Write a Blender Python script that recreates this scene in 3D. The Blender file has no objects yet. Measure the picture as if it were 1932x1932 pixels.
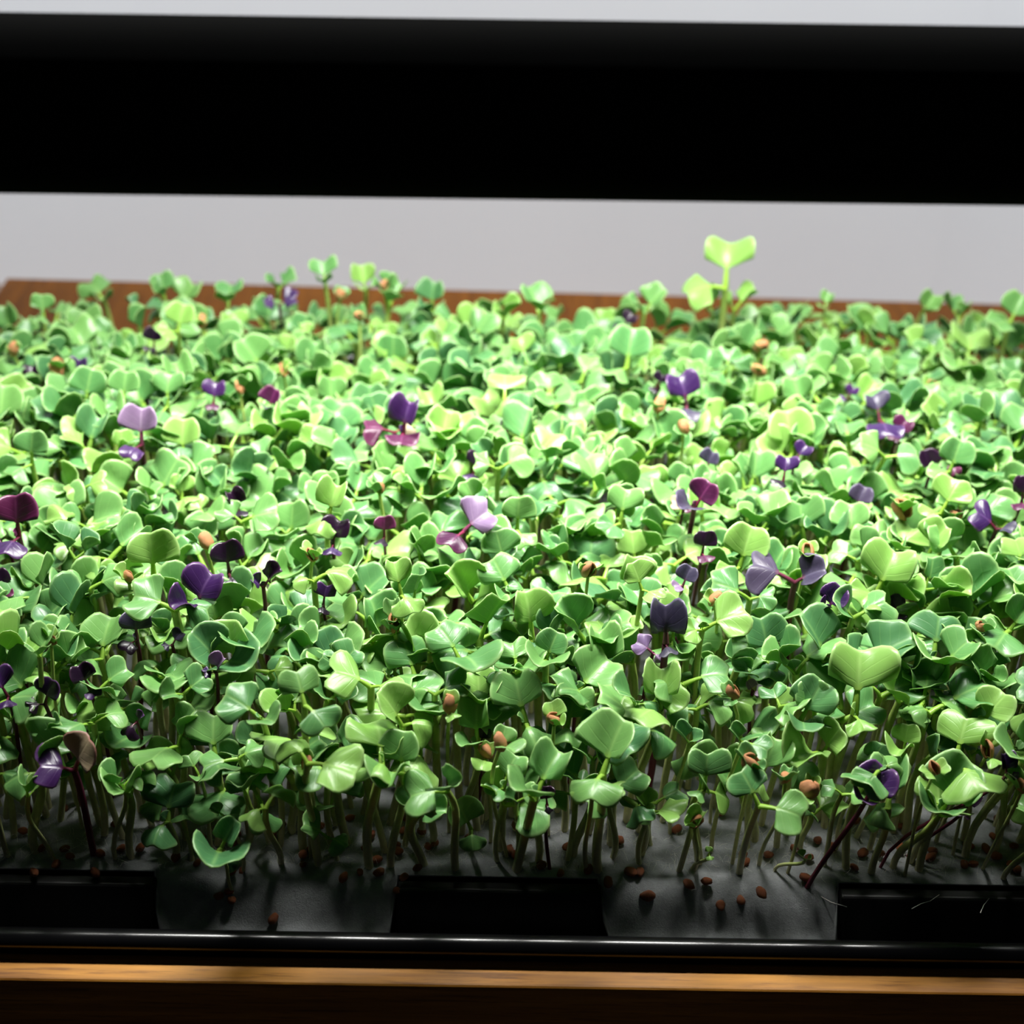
import bpy, math, random
import numpy as np
from mathutils import Vector, Matrix, Euler, Quaternion

R = math.radians
random.seed(11)
rng = np.random.default_rng(5)
S = bpy.context.scene
C = S.collection

# ---------------------------------------------------------------- camera
F = 3000.0                      # focal length in pixels of a 1932 px frame
PITCH, ROLL, YAW = 32.0, 2.2, -1.7
CAM = Vector((0.0, -0.344, 0.342))
cam = bpy.data.cameras.new('camera')
camo = bpy.data.objects.new('camera', cam)
C.objects.link(camo)
cam.sensor_width = 36.0
cam.lens = F / 1932 * 36.0
cam.clip_start = 0.01
cam.clip_end = 20
q = Euler((R(90 - PITCH), 0, R(YAW))).to_quaternion() @ Quaternion((0, 0, 1), R(ROLL))
camo.location = CAM
camo.rotation_mode = 'QUATERNION'
camo.rotation_quaternion = q
cam.dof.use_dof = True
cam.dof.focus_distance = 0.472
cam.dof.aperture_fstop = 10.5
S.camera = camo
QM = q.to_matrix()

def at(px, py, z=None, Y=None):
    """point of the world seen at a pixel of the photograph, at height z or depth Y"""
    d = QM @ Vector(((px - 966) / F, -(py - 966) / F, -1.0))
    t = (z - CAM.z) / d.z if z is not None else (Y - CAM.y) / d.y
    return CAM + d * t

def project(p):
    v = QM.transposed() @ (Vector(p) - CAM)
    return 966 + F * v.x / -v.z, 966 - F * v.y / -v.z, -v.z

# ---------------------------------------------------------------- light
S.view_settings.view_transform = 'Standard'
S.view_settings.look = 'None'
S.view_settings.exposure = 0.0
S.view_settings.gamma = 1.0
S.view_settings.use_curve_mapping = False
w = bpy.data.worlds.new('world'); S.world = w; w.use_nodes = True
w.node_tree.nodes['Background'].inputs[0].default_value = (0.75, 0.85, 1.0, 1)
w.node_tree.nodes['Background'].inputs[1].default_value = 0.010

def area(name, loc, size, sizey, power, col, rot=(0, 0, 0), spread=180):
    l = bpy.data.lights.new(name, 'AREA'); l.shape = 'RECTANGLE'
    l.size = size; l.size_y = sizey; l.energy = power; l.color = col; l.spread = R(spread)
    o = bpy.data.objects.new(name, l); C.objects.link(o)
    o.location = loc; o.rotation_euler = [R(a) for a in rot]
    return o
# the LED panel of the grow light, just above the frame
area('grow_light_lamp', (0.035, 0.150, 0.4045), 0.43, 0.040, 2.55, (1.0, 1.0, 0.95), spread=90)
# unseen fill light added behind the rack to brighten the wall
area('wall_fill_light', (0.02, 0.56, 0.95), 1.5, 0.06, 7.6, (0.95, 0.97, 1.0), rot=(8, 0, 0), spread=38)

# ---------------------------------------------------------------- helpers
def tag(o, label=None, cat=None, group=None, kind=None):
    if label: o['label'] = label
    if cat: o['category'] = cat
    if group: o['group'] = group
    if kind: o['kind'] = kind
    return o

def empty(name, loc=(0, 0, 0)):
    o = bpy.data.objects.new(name, None); o.empty_display_size = 0.005
    C.objects.link(o); o.location = loc
    return o

def obj(name, me, parent=None):
    o = bpy.data.objects.new(name, me); C.objects.link(o)
    if parent: o.parent = parent
    return o

class MB:
    def __init__(s): s.v = []; s.f = []
    def add(s, v, f):
        n = len(s.v); s.v += [tuple(p) for p in v]; s.f += [tuple(i + n for i in q) for q in f]
    def prism(s, prof, x0, x1, nx=1):
        """profile in the Y-Z plane (counter-clockwise seen from +X) swept along X"""
        n = len(prof); v = []; f = []
        for k in range(nx + 1):
            x = x0 + (x1 - x0) * k / nx
            v += [(x, y, z) for y, z in prof]
        for k in range(nx):
            for i in range(n):
                j = (i + 1) % n
                f.append((k*n + i, k*n + j, (k+1)*n + j, (k+1)*n + i))
        f.append(tuple(range(n - 1, -1, -1))); f.append(tuple(nx*n + i for i in range(n)))
        s.add(v, f)
    def box(s, x0, x1, y0, y1, z0, z1):
        s.prism([(y0, z0), (y1, z0), (y1, z1), (y0, z1)], x0, x1)
    def tube(s, pts, r0, r1=None, sides=8, cap=True):
        pts = [Vector(p) for p in pts]; r1 = r0 if r1 is None else r1
        v = []; f = []; n = len(pts)
        up = Vector((0, 0, 1))
        for i, p in enumerate(pts):
            t = (pts[min(i+1, n-1)] - pts[max(i-1, 0)]).normalized()
            a = t.cross(up if abs(t.z) < .95 else Vector((0, 1, 0))).normalized(); b = t.cross(a)
            r = r0 + (r1 - r0) * i / (n - 1)
            for k in range(sides):
                an = 2*math.pi*k/sides
                v.append(p + a*math.cos(an)*r + b*math.sin(an)*r)
        for i in range(n - 1):
            for k in range(sides):
                l = (k+1) % sides
                f.append((i*sides+k, i*sides+l, (i+1)*sides+l, (i+1)*sides+k))
        if cap:
            f.append(tuple(range(sides-1, -1, -1))); f.append(tuple((n-1)*sides+k for k in range(sides)))
        s.add(v, f)
    def mesh(s, name, m, smooth=False, bevel=0):
        me = bpy.data.meshes.new(name); me.from_pydata(s.v, [], s.f); me.validate()
        if bevel:
            import bmesh
            b = bmesh.new(); b.from_mesh(me); bmesh.ops.recalc_face_normals(b, faces=b.faces)
            bmesh.ops.bevel(b, geom=[e for e in b.edges if len(e.link_faces) == 2 and e.calc_face_angle(0) > .5],
                            offset=bevel, segments=3, profile=.5, affect='EDGES')
            b.to_mesh(me); b.free()
        else:
            import bmesh
            b = bmesh.new(); b.from_mesh(me); bmesh.ops.recalc_face_normals(b, faces=b.faces); b.to_mesh(me); b.free()
        me.materials.append(m)
        if smooth:
            me.polygons.foreach_set('use_smooth', [True]*len(me.polygons))
        return me
    def build(s, name, m, parent=None, smooth=False, bevel=0):
        return obj(name, s.mesh(name, m, smooth, bevel), parent)

# ---------------------------------------------------------------- materials
def mat(name, col=(.8, .8, .8), rough=.5, spec=.5):
    m = bpy.data.materials.new(name); m.use_nodes = True
    b = m.node_tree.nodes['Principled BSDF']
    b.inputs['Base Color'].default_value = (*col, 1)
    b.inputs['Roughness'].default_value = rough
    b.inputs['Specular IOR Level'].default_value = spec
    return m, m.node_tree.nodes, m.node_tree.links, b

def noise(N, L, scale, detail=4, coords=None, rough=.5, stretch=None):
    t = N.new('ShaderNodeTexNoise'); t.inputs['Scale'].default_value = scale
    t.inputs['Detail'].default_value = detail; t.inputs['Roughness'].default_value = rough
    c = N.new('ShaderNodeTexCoord')
    if stretch:
        mp = N.new('ShaderNodeMapping'); mp.inputs['Scale'].default_value = stretch
        L.new(c.outputs['Object'], mp.inputs['Vector']); L.new(mp.outputs[0], t.inputs['Vector'])
    else:
        L.new(c.outputs['Object'], t.inputs['Vector'])
    return t

def ramp(N, L, src, stops):
    r = N.new('ShaderNodeValToRGB'); e = r.color_ramp.elements
    while len(e) < len(stops): e.new(.5)
    for k, (p, c) in enumerate(stops): e[k].position = p; e[k].color = (*c, 1)
    L.new(src, r.inputs[0]); return r

def bump(N, L, b, src, strength, dist):
    bp = N.new('ShaderNodeBump'); bp.inputs['Strength'].default_value = strength
    bp.inputs['Distance'].default_value = dist
    L.new(src, bp.inputs['Height']); L.new(bp.outputs[0], b.inputs['Normal'])

def wood(name, stretch, dark=(.19, .068, .007), light=(.66, .29, .04), spec=.35):
    m, N, L, b = mat(name, rough=.5, spec=spec)
    n = noise(N, L, 9, 6, rough=.62, stretch=stretch)
    r = ramp(N, L, n.outputs['Fac'], [(.30, dark), (.5, tuple((a+c)/2 for a, c in zip(dark, light))), (.72, light)])
    n2 = noise(N, L, 40, 4, rough=.7, stretch=stretch)
    r2 = ramp(N, L, n2.outputs['Fac'], [(.36, (.45, .38, .35)), (.47, (1, 1, 1))])
    mx = N.new('ShaderNodeMix'); mx.data_type = 'RGBA'; mx.blend_type = 'MULTIPLY'; mx.inputs[0].default_value = .7
    L.new(r.outputs[0], mx.inputs[6]); L.new(r2.outputs[0], mx.inputs[7]); L.new(mx.outputs[2], b.inputs['Base Color'])
    bump(N, L, b, n2.outputs['Fac'], .15, .0003)
    return m
M = {}
M['wood_x'] = wood('oiled_wood_grain_along', (1.2, 22, 22))
M['wood_y'] = wood('oiled_wood_grain_across', (26, 1.6, 26), (.105, .033, .0015), (.20, .068, .004), .08)

def plastic(name, col, rough, spec=.5):
    m, N, L, b = mat(name, col, rough, spec)
    n = noise(N, L, 900, 3)
    bump(N, L, b, n.outputs['Fac'], .06, .0001)
    return m
M['tray'] = plastic('black_tray_plastic', (.004, .004, .0045), .22)
M['lug'] = plastic('black_insert_plastic', (.003, .003, .003), .42, .3)
M['lamp_black'] = plastic('black_powder_coat', (.014, .014, .014), .9, 0.0)
m, N, L, b = mat('lamp_diffuser', (.9, .9, .9), .5)
b.inputs['Emission Color'].default_value = (.97, 1, .95, 1); b.inputs['Emission Strength'].default_value = 3.0
n = noise(N, L, 300, 2); r = ramp(N, L, n.outputs['Fac'], [(0, (.85, .85, .85)), (1, (.95, .95, .95))]); L.new(r.outputs[0], b.inputs['Base Color'])
M['diffuser'] = m
m, N, L, b = mat('white_wall_paint', (.74, .75, .77), .7)
n = noise(N, L, 5, 3); r = ramp(N, L, n.outputs['Fac'], [(.2, (.70, .71, .735)), (.8, (.75, .765, .79))]); L.new(r.outputs[0], b.inputs['Base Color'])
M['wall'] = m
m, N, L, b = mat('dark_table', (.05, .035, .025), .6)
n = noise(N, L, 12, 4, stretch=(1, 12, 1)); r = ramp(N, L, n.outputs['Fac'], [(.2, (.03, .02, .012)), (.8, (.07, .045, .03))]); L.new(r.outputs[0], b.inputs['Base Color'])
M['floor'] = m

# white growing mat: wet fibrous paper
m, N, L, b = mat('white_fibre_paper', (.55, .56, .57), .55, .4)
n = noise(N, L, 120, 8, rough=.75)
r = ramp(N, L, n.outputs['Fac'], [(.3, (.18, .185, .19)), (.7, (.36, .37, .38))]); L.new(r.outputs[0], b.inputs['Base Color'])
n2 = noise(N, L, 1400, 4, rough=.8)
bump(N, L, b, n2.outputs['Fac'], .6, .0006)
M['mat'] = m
m, N, L, b = mat('white_root_fuzz', (.75, .73, .66), .6)
n = noise(N, L, 300, 2); r = ramp(N, L, n.outputs['Fac'], [(0, (.62, .58, .48)), (1, (.85, .84, .8))]); L.new(r.outputs[0], b.inputs['Base Color'])
M['fuzz'] = m

def leaf_mat(name, a, b_, rimc, veinc, stalk, trans=.28, rough=.33, tr_col=None):
    """waxy leaf; attributes: edge (0 blade, 1 margin, -1 stalk), rnd, UV = across / along the blade"""
    m = bpy.data.materials.new(name); m.use_nodes = True
    N = m.node_tree.nodes; L = m.node_tree.links
    b = N['Principled BSDF']; out = N['Material Output']
    at_e = N.new('ShaderNodeAttribute'); at_e.attribute_name = 'edge'
    at_r = N.new('ShaderNodeAttribute'); at_r.attribute_name = 'rnd'
    oi = N.new('ShaderNodeObjectInfo')
    def math_(op, x, y=None, clamp=False):
        q = N.new('ShaderNodeMath'); q.operation = op; q.use_clamp = clamp
        for i, s in enumerate((x, y)):
            if s is None: continue
            if isinstance(s, (int, float)): q.inputs[i].default_value = s
            else: L.new(s, q.inputs[i])
        return q.outputs[0]
    rn = math_('FRACT', math_('ADD', at_r.outputs['Fac'], math_('MULTIPLY', oi.outputs['Random'], 3.7)))
    def mix(f, x, y, mode='MIX'):
        q = N.new('ShaderNodeMix'); q.data_type = 'RGBA'; q.blend_type = mode
        if isinstance(f, (int, float)): q.inputs[0].default_value = f
        else: L.new(f, q.inputs[0])
        for i, s in ((6, x), (7, y)):
            if isinstance(s, tuple): q.inputs[i].default_value = (*s, 1)
            else: L.new(s, q.inputs[i])
        return q.outputs[2]
    base = mix(rn, a, b_)
    nn = noise(N, L, 420, 3)
    base = mix(math_('MULTIPLY', nn.outputs['Fac'], .45), base, mix(.5, base, (.9, 1, .7), 'MULTIPLY'))
    # veins: midrib and side veins drawn from the UV of the blade
    uv = N.new('ShaderNodeUVMap'); uv.uv_map = 'UVMap'
    sp = N.new('ShaderNodeSeparateXYZ'); L.new(uv.outputs[0], sp.inputs[0])
    ax = math_('ABSOLUTE', math_('SUBTRACT', sp.outputs[0], .5))
    mid = math_('SUBTRACT', 1.0, math_('MULTIPLY', ax, 26), True)
    ph = math_('SUBTRACT', math_('MULTIPLY', sp.outputs[1], 4.2), math_('MULTIPLY', ax, 4.6))
    fr = math_('ABSOLUTE', math_('SUBTRACT', math_('FRACT', ph), .5))
    side = math_('SUBTRACT', 1.0, math_('MULTIPLY', fr, 11), True)
    side = math_('MULTIPLY', side, math_('SUBTRACT', 1.0, math_('MULTIPLY', sp.outputs[1], .9), True))
    vein = math_('MAXIMUM', mid, math_('MULTIPLY', side, .6))
    vein = math_('MULTIPLY', vein, math_('SUBTRACT', 1.0, math_('MULTIPLY', at_e.outputs['Fac'], 1.0), True))
    col = mix(math_('MULTIPLY', vein, .42), base, veinc)
    rim = math_('POWER', math_('MAXIMUM', at_e.outputs['Fac'], 0.0), 3.0)
    col = mix(math_('MULTIPLY', rim, .75), col, rimc)
    st = math_('MULTIPLY', at_e.outputs['Fac'], -1.0, True)
    col = mix(st, col, stalk)
    L.new(col, b.inputs['Base Color'])
    b.inputs['Roughness'].default_value = rough
    b.inputs['Specular IOR Level'].default_value = .55
    bp = N.new('ShaderNodeBump'); bp.inputs['Strength'].default_value = .25; bp.inputs['Distance'].default_value = .0004
    L.new(math_('SUBTRACT', math_('MULTIPLY', nn.outputs['Fac'], .7), vein), bp.inputs['Height']); L.new(bp.outputs[0], b.inputs['Normal'])
    tr = N.new('ShaderNodeBsdfTranslucent')
    L.new(mix(1.0, col, tr_col or (1.1, 1.15, .5), 'MULTIPLY'), tr.inputs['Color'])
    ms = N.new('ShaderNodeMixShader'); ms.inputs[0].default_value = trans
    L.new(b.outputs[0], ms.inputs[1]); L.new(tr.outputs[0], ms.inputs[2]); L.new(ms.outputs[0], out.inputs[0])
    return m
M['green'] = leaf_mat('green_leaf', (.115, .32, .105), (.215, .45, .125), (.52, .78, .30), (.42, .70, .22), (.34, .58, .08))
M['lime'] = leaf_mat('lime_leaf', (.25, .49, .10), (.32, .56, .14), (.60, .84, .34), (.52, .78, .25), (.38, .62, .08))
M['deep'] = leaf_mat('deep_green_leaf', (.08, .235, .095), (.115, .30, .105), (.40, .66, .25), (.30, .56, .18), (.26, .46, .07))
pt = (1.1, .6, .9)
M['black_leaf'] = leaf_mat('blackish_purple_leaf', (.010, .004, .014), (.020, .006, .022), (.06, .02, .05), (.03, .01, .035), (.08, .01, .02), .06, .28, pt)
M['violet'] = leaf_mat('violet_leaf', (.028, .011, .070), (.052, .016, .095), (.22, .10, .26), (.17, .09, .24), (.14, .015, .04), .12, .3, pt)
M['slate'] = leaf_mat('slate_purple_leaf', (.040, .034, .070), (.062, .045, .09), (.16, .13, .22), (.13, .11, .19), (.16, .03, .06), .1, .4, pt)
M['magenta'] = leaf_mat('magenta_leaf', (.06, .008, .045), (.10, .014, .055), (.34, .10, .22), (.28, .06, .19), (.22, .02, .06), .15, .32, pt)
M['mauve'] = leaf_mat('mauve_leaf', (.19, .12, .26), (.27, .17, .30), (.52, .36, .55), (.56, .44, .58), (.25, .05, .12), .22, .4, pt)
M['beige'] = leaf_mat('beige_pink_leaf', (.42, .33, .21), (.48, .36, .24), (.30, .06, .08), (.62, .50, .32), (.30, .06, .06), .2, .45, (1, .9, .8))

def stem_mat(name, low, high):
    m, N, L, b = mat(name, rough=.45, spec=.4)
    a = N.new('ShaderNodeAttribute'); a.attribute_name = 'rnd'
    r = ramp(N, L, a.outputs['Fac'], [(0, low), (.85, high)])
    n = noise(N, L, 500, 2)
    mx = N.new('ShaderNodeMix'); mx.data_type = 'RGBA'; mx.blend_type = 'MULTIPLY'; mx.inputs[0].default_value = .35
    L.new(r.outputs[0], mx.inputs[6]); L.new(n.outputs['Fac'], mx.inputs[7]); L.new(mx.outputs[2], b.inputs['Base Color'])
    b.inputs['Subsurface Weight'].default_value = .15
    b.inputs['Subsurface Radius'].default_value = (.001, .001, .0005)
    b.inputs['Subsurface Scale'].default_value = .8
    return m
M['stem'] = stem_mat('pale_green_stem', (.74, .70, .40), (.50, .66, .16))
M['red_stem'] = stem_mat('red_purple_stem', (.20, .02, .045), (.13, .015, .05))

def husk_mat(name, a, c):
    m, N, L, b = mat(name, rough=.45, spec=.4)
    n = noise(N, L, 380, 5, rough=.7)
    r = ramp(N, L, n.outputs['Fac'], [(.3, a), (.7, c)]); L.new(r.outputs[0], b.inputs['Base Color'])
    bump(N, L, b, n.outputs['Fac'], .5, .0004)
    return m
M['husk'] = husk_mat('tan_seed_coat', (.42, .15, .055), (.66, .32, .15))
M['seed'] = husk_mat('brown_seed_coat', (.16, .045, .015), (.34, .10, .035))
M['soft'] = husk_mat('pale_inner_coat', (.55, .38, .22), (.75, .6, .42))

# ---------------------------------------------------------------- setting
b = MB(); b.box(-1.4, .327, .70, .73, -.45, 1.15); o = b.build('wall_back', M['wall']); tag(o, kind='structure')
b = MB()
pts = [(.3271, .70), (.3271, .73), (1.2, .83), (1.2, .80)]
b.add([(x, y, -.45) for x, y in pts] + [(x, y, 1.15) for x, y in pts],
      [(0, 1, 2, 3), (7, 6, 5, 4), (0, 4, 5, 1), (1, 5, 6, 2), (2, 6, 7, 3), (3, 7, 4, 0)])
o = b.build('wall_right', M['wall']); tag(o, kind='structure')
b = MB(); b.box(-1.4, 1.4, -1.0, .73, -.18, -.13); o = b.build('floor', M['floor']); tag(o, kind='structure')

# ---------------------------------------------------------------- wooden planter the tray sits in
X0, X1 = -.248, .332          # outer sides
YB, YF = .435, -.0372         # rear and front
ZT = -.0065                   # top of the wood
TX0, TX1, TY0, TY1 = -.238, .322, -.0288, .345   # opening of the tray
box = empty('wooden_planter', (0, .19, -.13))
tag(box, 'brown wooden planter box holding the black seedling tray', 'planter box')
def wpart(name, mm, *a, bev=.0008):
    q = MB(); q.box(*a); o = q.build(name, mm, box, bevel=bev); o.location = (0, -.19, .13); return o
wpart('front_board', M['wood_x'], X0, X1, YF, TY0 + .0015, -.12, ZT, bev=.0011)
wpart('side_board', M['wood_y'], X0, TX0 + .001, TY0 + .0017, TY1 - .0002, -.12, ZT)
wpart('side_board', M['wood_y'], TX1 - .001, X1, TY0 + .0017, TY1 - .0002, -.12, ZT)
wpart('rear_top_board', M['wood_y'], X0, X1, TY1, YB, -.022, ZT)
wpart('rear_board', M['wood_x'], X0 + .004, X1 - .004, YB - .018, YB - .004, -.12, -.0222)
wpart('bottom_board', M['wood_x'], X0 + .001, X1 - .001, YF + .001, YB - .005, -.13, -.1202)

# ---------------------------------------------------------------- black tray
tray = empty('seedling_tray', (0, .16, -.10))
tag(tray, 'glossy black plastic seedling tray with rolled rim set in the wooden planter', 'tray')
def tpart(name, q, mm, smooth=False, bevel=0):
    o = q.build(name, mm, tray, smooth, bevel); o.location = (0, -.16, .10); return o
q = MB()
q.box(TX0 + .004, TX1 - .004, TY0 + .004, TY1 - .004, -.062, -.060)
for (a0, a1, b0, b1) in ((TX0+.004, TX0+.006, TY0+.004, TY1-.004), (TX1-.006, TX1-.004, TY0+.004, TY1-.004),
                         (TX0+.004, TX1-.004, TY0+.004, TY0+.006), (TX0+.004, TX1-.004, TY1-.006, TY1-.004)):
    q.box(a0, a1, b0, b1, -.060, -.003)
tpart('shell', q, M['tray'])
# rolled rim around the opening
q = MB()
rr = .0033; cx0, cx1, cy0, cy1 = TX0 + .002, TX1 - .002, TY0 + .0028, TY1 - .002
loop = []
for (cx, cy, a0) in ((cx0+.012, cy0+.012, 180), (cx1-.012, cy0+.012, 270), (cx1-.012, cy1-.012, 0), (cx0+.012, cy1-.012, 90)):
    for k in range(7):
        a = R(a0 + 15*k); loop.append(Vector((cx + .012*math.cos(a), cy + .012*math.sin(a), -.0022)))
v = []; f = []; n = len(loop); sd = 14
for i, p in enumerate(loop):
    t = (loop[(i+1) % n] - loop[i-1]).normalized(); sdv = t.cross(Vector((0, 0, 1)))
    for k in range(sd):
        a = 2*math.pi*k/sd
        v.append(p + sdv*math.cos(a)*rr + Vector((0, 0, math.sin(a)*rr*.85)))
for i in range(n):
    for k in range(sd):
        f.append((i*sd+k, i*sd+(k+1) % sd, ((i+1) % n)*sd+(k+1) % sd, ((i+1) % n)*sd+k))
q.add(v, f); tpart('rim', q, M['tray'], smooth=True)
# channel ledge inside the rim
q = MB(); q.box(TX0+.007, TX1-.007, TY0+.007, -.0055, -.0135, -.0120); tpart('gutter', q, M['lug'])
q = MB(); q.box(TX0+.007, TX1-.007, -.0030, TY1-.007, -.0105, -.0030); tpart('insert_plate', q, M['lug'])
for k in range(-1, 2):
    c = .0107 + .131*k
    q = MB(); q.prism([(-.0150, -.0118), (-.0030, -.0118), (-.0030, .0000), (-.0072, .0000)], c - .0302, c + .0302)
    tpart('lug', q, M['lug'], bevel=.0010)

# ---------------------------------------------------------------- white growing mat with tabs hanging between the lugs
BX0, BX1, BY1 = -.226, .310, .316
q = MB(); nx, ny = 270, 34
def lugd(x):
    """how far x lies inside a gap between lugs (1) or over a lug (0)"""
    u = ((x - .0107) / .131 + .5) % 1.0 - .5
    d = abs(u) * .131 - .0308
    if abs(x - .0107) > .17: d = -1
    return max(0.0, min(1.0, d / .0008))
v = []; f = []
prof = [(0.0, 0.0)]
rows = [.322 - (.322 - .004) * (j / 20) for j in range(21)] 
for j in range(21):
    for i in range(nx + 1):
        x = BX0 + (BX1 - BX0) * i / nx; y = rows[j]
        z = .0006*math.sin(x*170 + 3*math.sin(y*60)) + .0004*math.sin(y*230 + x*90) + .0008
        v.append((x, y, z))
drop = [(.001, 0), (-.002, -.0002), (-.0046, -.0012), (-.0068, -.0030), (-.0088, -.0052), (-.0108, -.0077), (-.0126, -.0100), (-.0145, -.0113), (-.0180, -.0116)]
for j, (yy, zz) in enumerate(drop):
    for i in range(nx + 1):
        x = BX0 + (BX1 - BX0) * i / nx; g = lugd(x)
        wv = .0007*math.sin(x*260) + .0005*math.sin(x*611 + j)
        yl, zl = .001 - .0016*j/8*1.6, .0009 - .0006*(j/8)     # over a lug the paper just ends
        z0 = .0008 + .0006*math.sin(x*170)
        v.append((x, yy*g + yl*(1-g) + wv*.5*g, (zz + .0012 + .0005*math.sin(x*300 + j*.5))*g + zl*(1-g)))
nr = 21 + len(drop)
for j in range(nr - 1):
    for i in range(nx):
        a = j*(nx+1) + i
        f.append((a, a+nx+1, a+nx+2, a+1))
q.add(v, f)
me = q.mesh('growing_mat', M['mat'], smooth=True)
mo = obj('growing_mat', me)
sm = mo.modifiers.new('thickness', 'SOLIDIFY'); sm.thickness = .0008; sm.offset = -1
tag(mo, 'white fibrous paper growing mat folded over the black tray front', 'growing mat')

# ---------------------------------------------------------------- grow light rack
gl = empty('grow_light', (0.02, .10, -.13))
tag(gl, 'black grow light frame whose front rail spans above the seedlings', 'grow light')
def gpart(name, q, mm, **k):
    o = q.build(name, mm, gl, **k); o.location = (-.02, -.10, .13); return o
# front rail, rounded, turned a touch against the tray
yr0, zb = -.0085, .2100
def rrect(y0, y1, z0, z1, r, r2, n=6):
    p = []
    for (cy, cz, a0, rad) in ((y0+r, z0+r, 180, r), (y1-r2, z0+r2, 270, r2), (y1-r2, z1-r2, 0, r2), (y0+r2, z1-r2, 90, r2)):
        for k in range(n):
            a = R(a0 + 90*k/(n-1)); p.append((cy + rad*math.cos(a), cz + rad*math.sin(a)))
    return p
q = MB(); q.prism(rrect(yr0, .030, zb, .2436, .012, .002), -.42, .46, 1)
rail = gpart('front_rail', q, M['lamp_black'])
for p_ in rail.data.polygons: p_.use_smooth = len(p_.vertices) == 4
piv = Vector((0, 0, .23))
rm = Matrix.Translation(piv) @ Matrix.Rotation(R(-.93), 4, 'Y') @ Matrix.Translation(-piv)
rail.data.transform(rm)
q = MB(); q.box(-.22, .26, .126, .176, .406, .426); gpart('lamp_housing', q, M['lamp_black'], bevel=.002)
q = MB(); q.box(-.215, .255, .134, .166, .4052, .4062); gpart('lamp_diffuser', q, M['diffuser'])
q = MB(); q.box(-.22, .26, .1262, .1300, .388, .4055); gpart('added_light_shield', q, M['lamp_black'])  # unseen black strip added to keep lamp light off the front rail
for x in (-.415, .455):
    q = MB(); q.box(x-.008, x+.008, .022, .30, .412, .424); gpart('side_arm', q, M['lamp_black'])
    for y in (.02, .30):
        q = MB(); q.box(x-.008, x+.008, y-.008, y+.008, -.13, .424); gpart('post', q, M['lamp_black'])
q = MB(); q.box(-.405, .445, .145, .157, .4262, .4342); gpart('cross_bar', q, M['lamp_black'])

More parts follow.
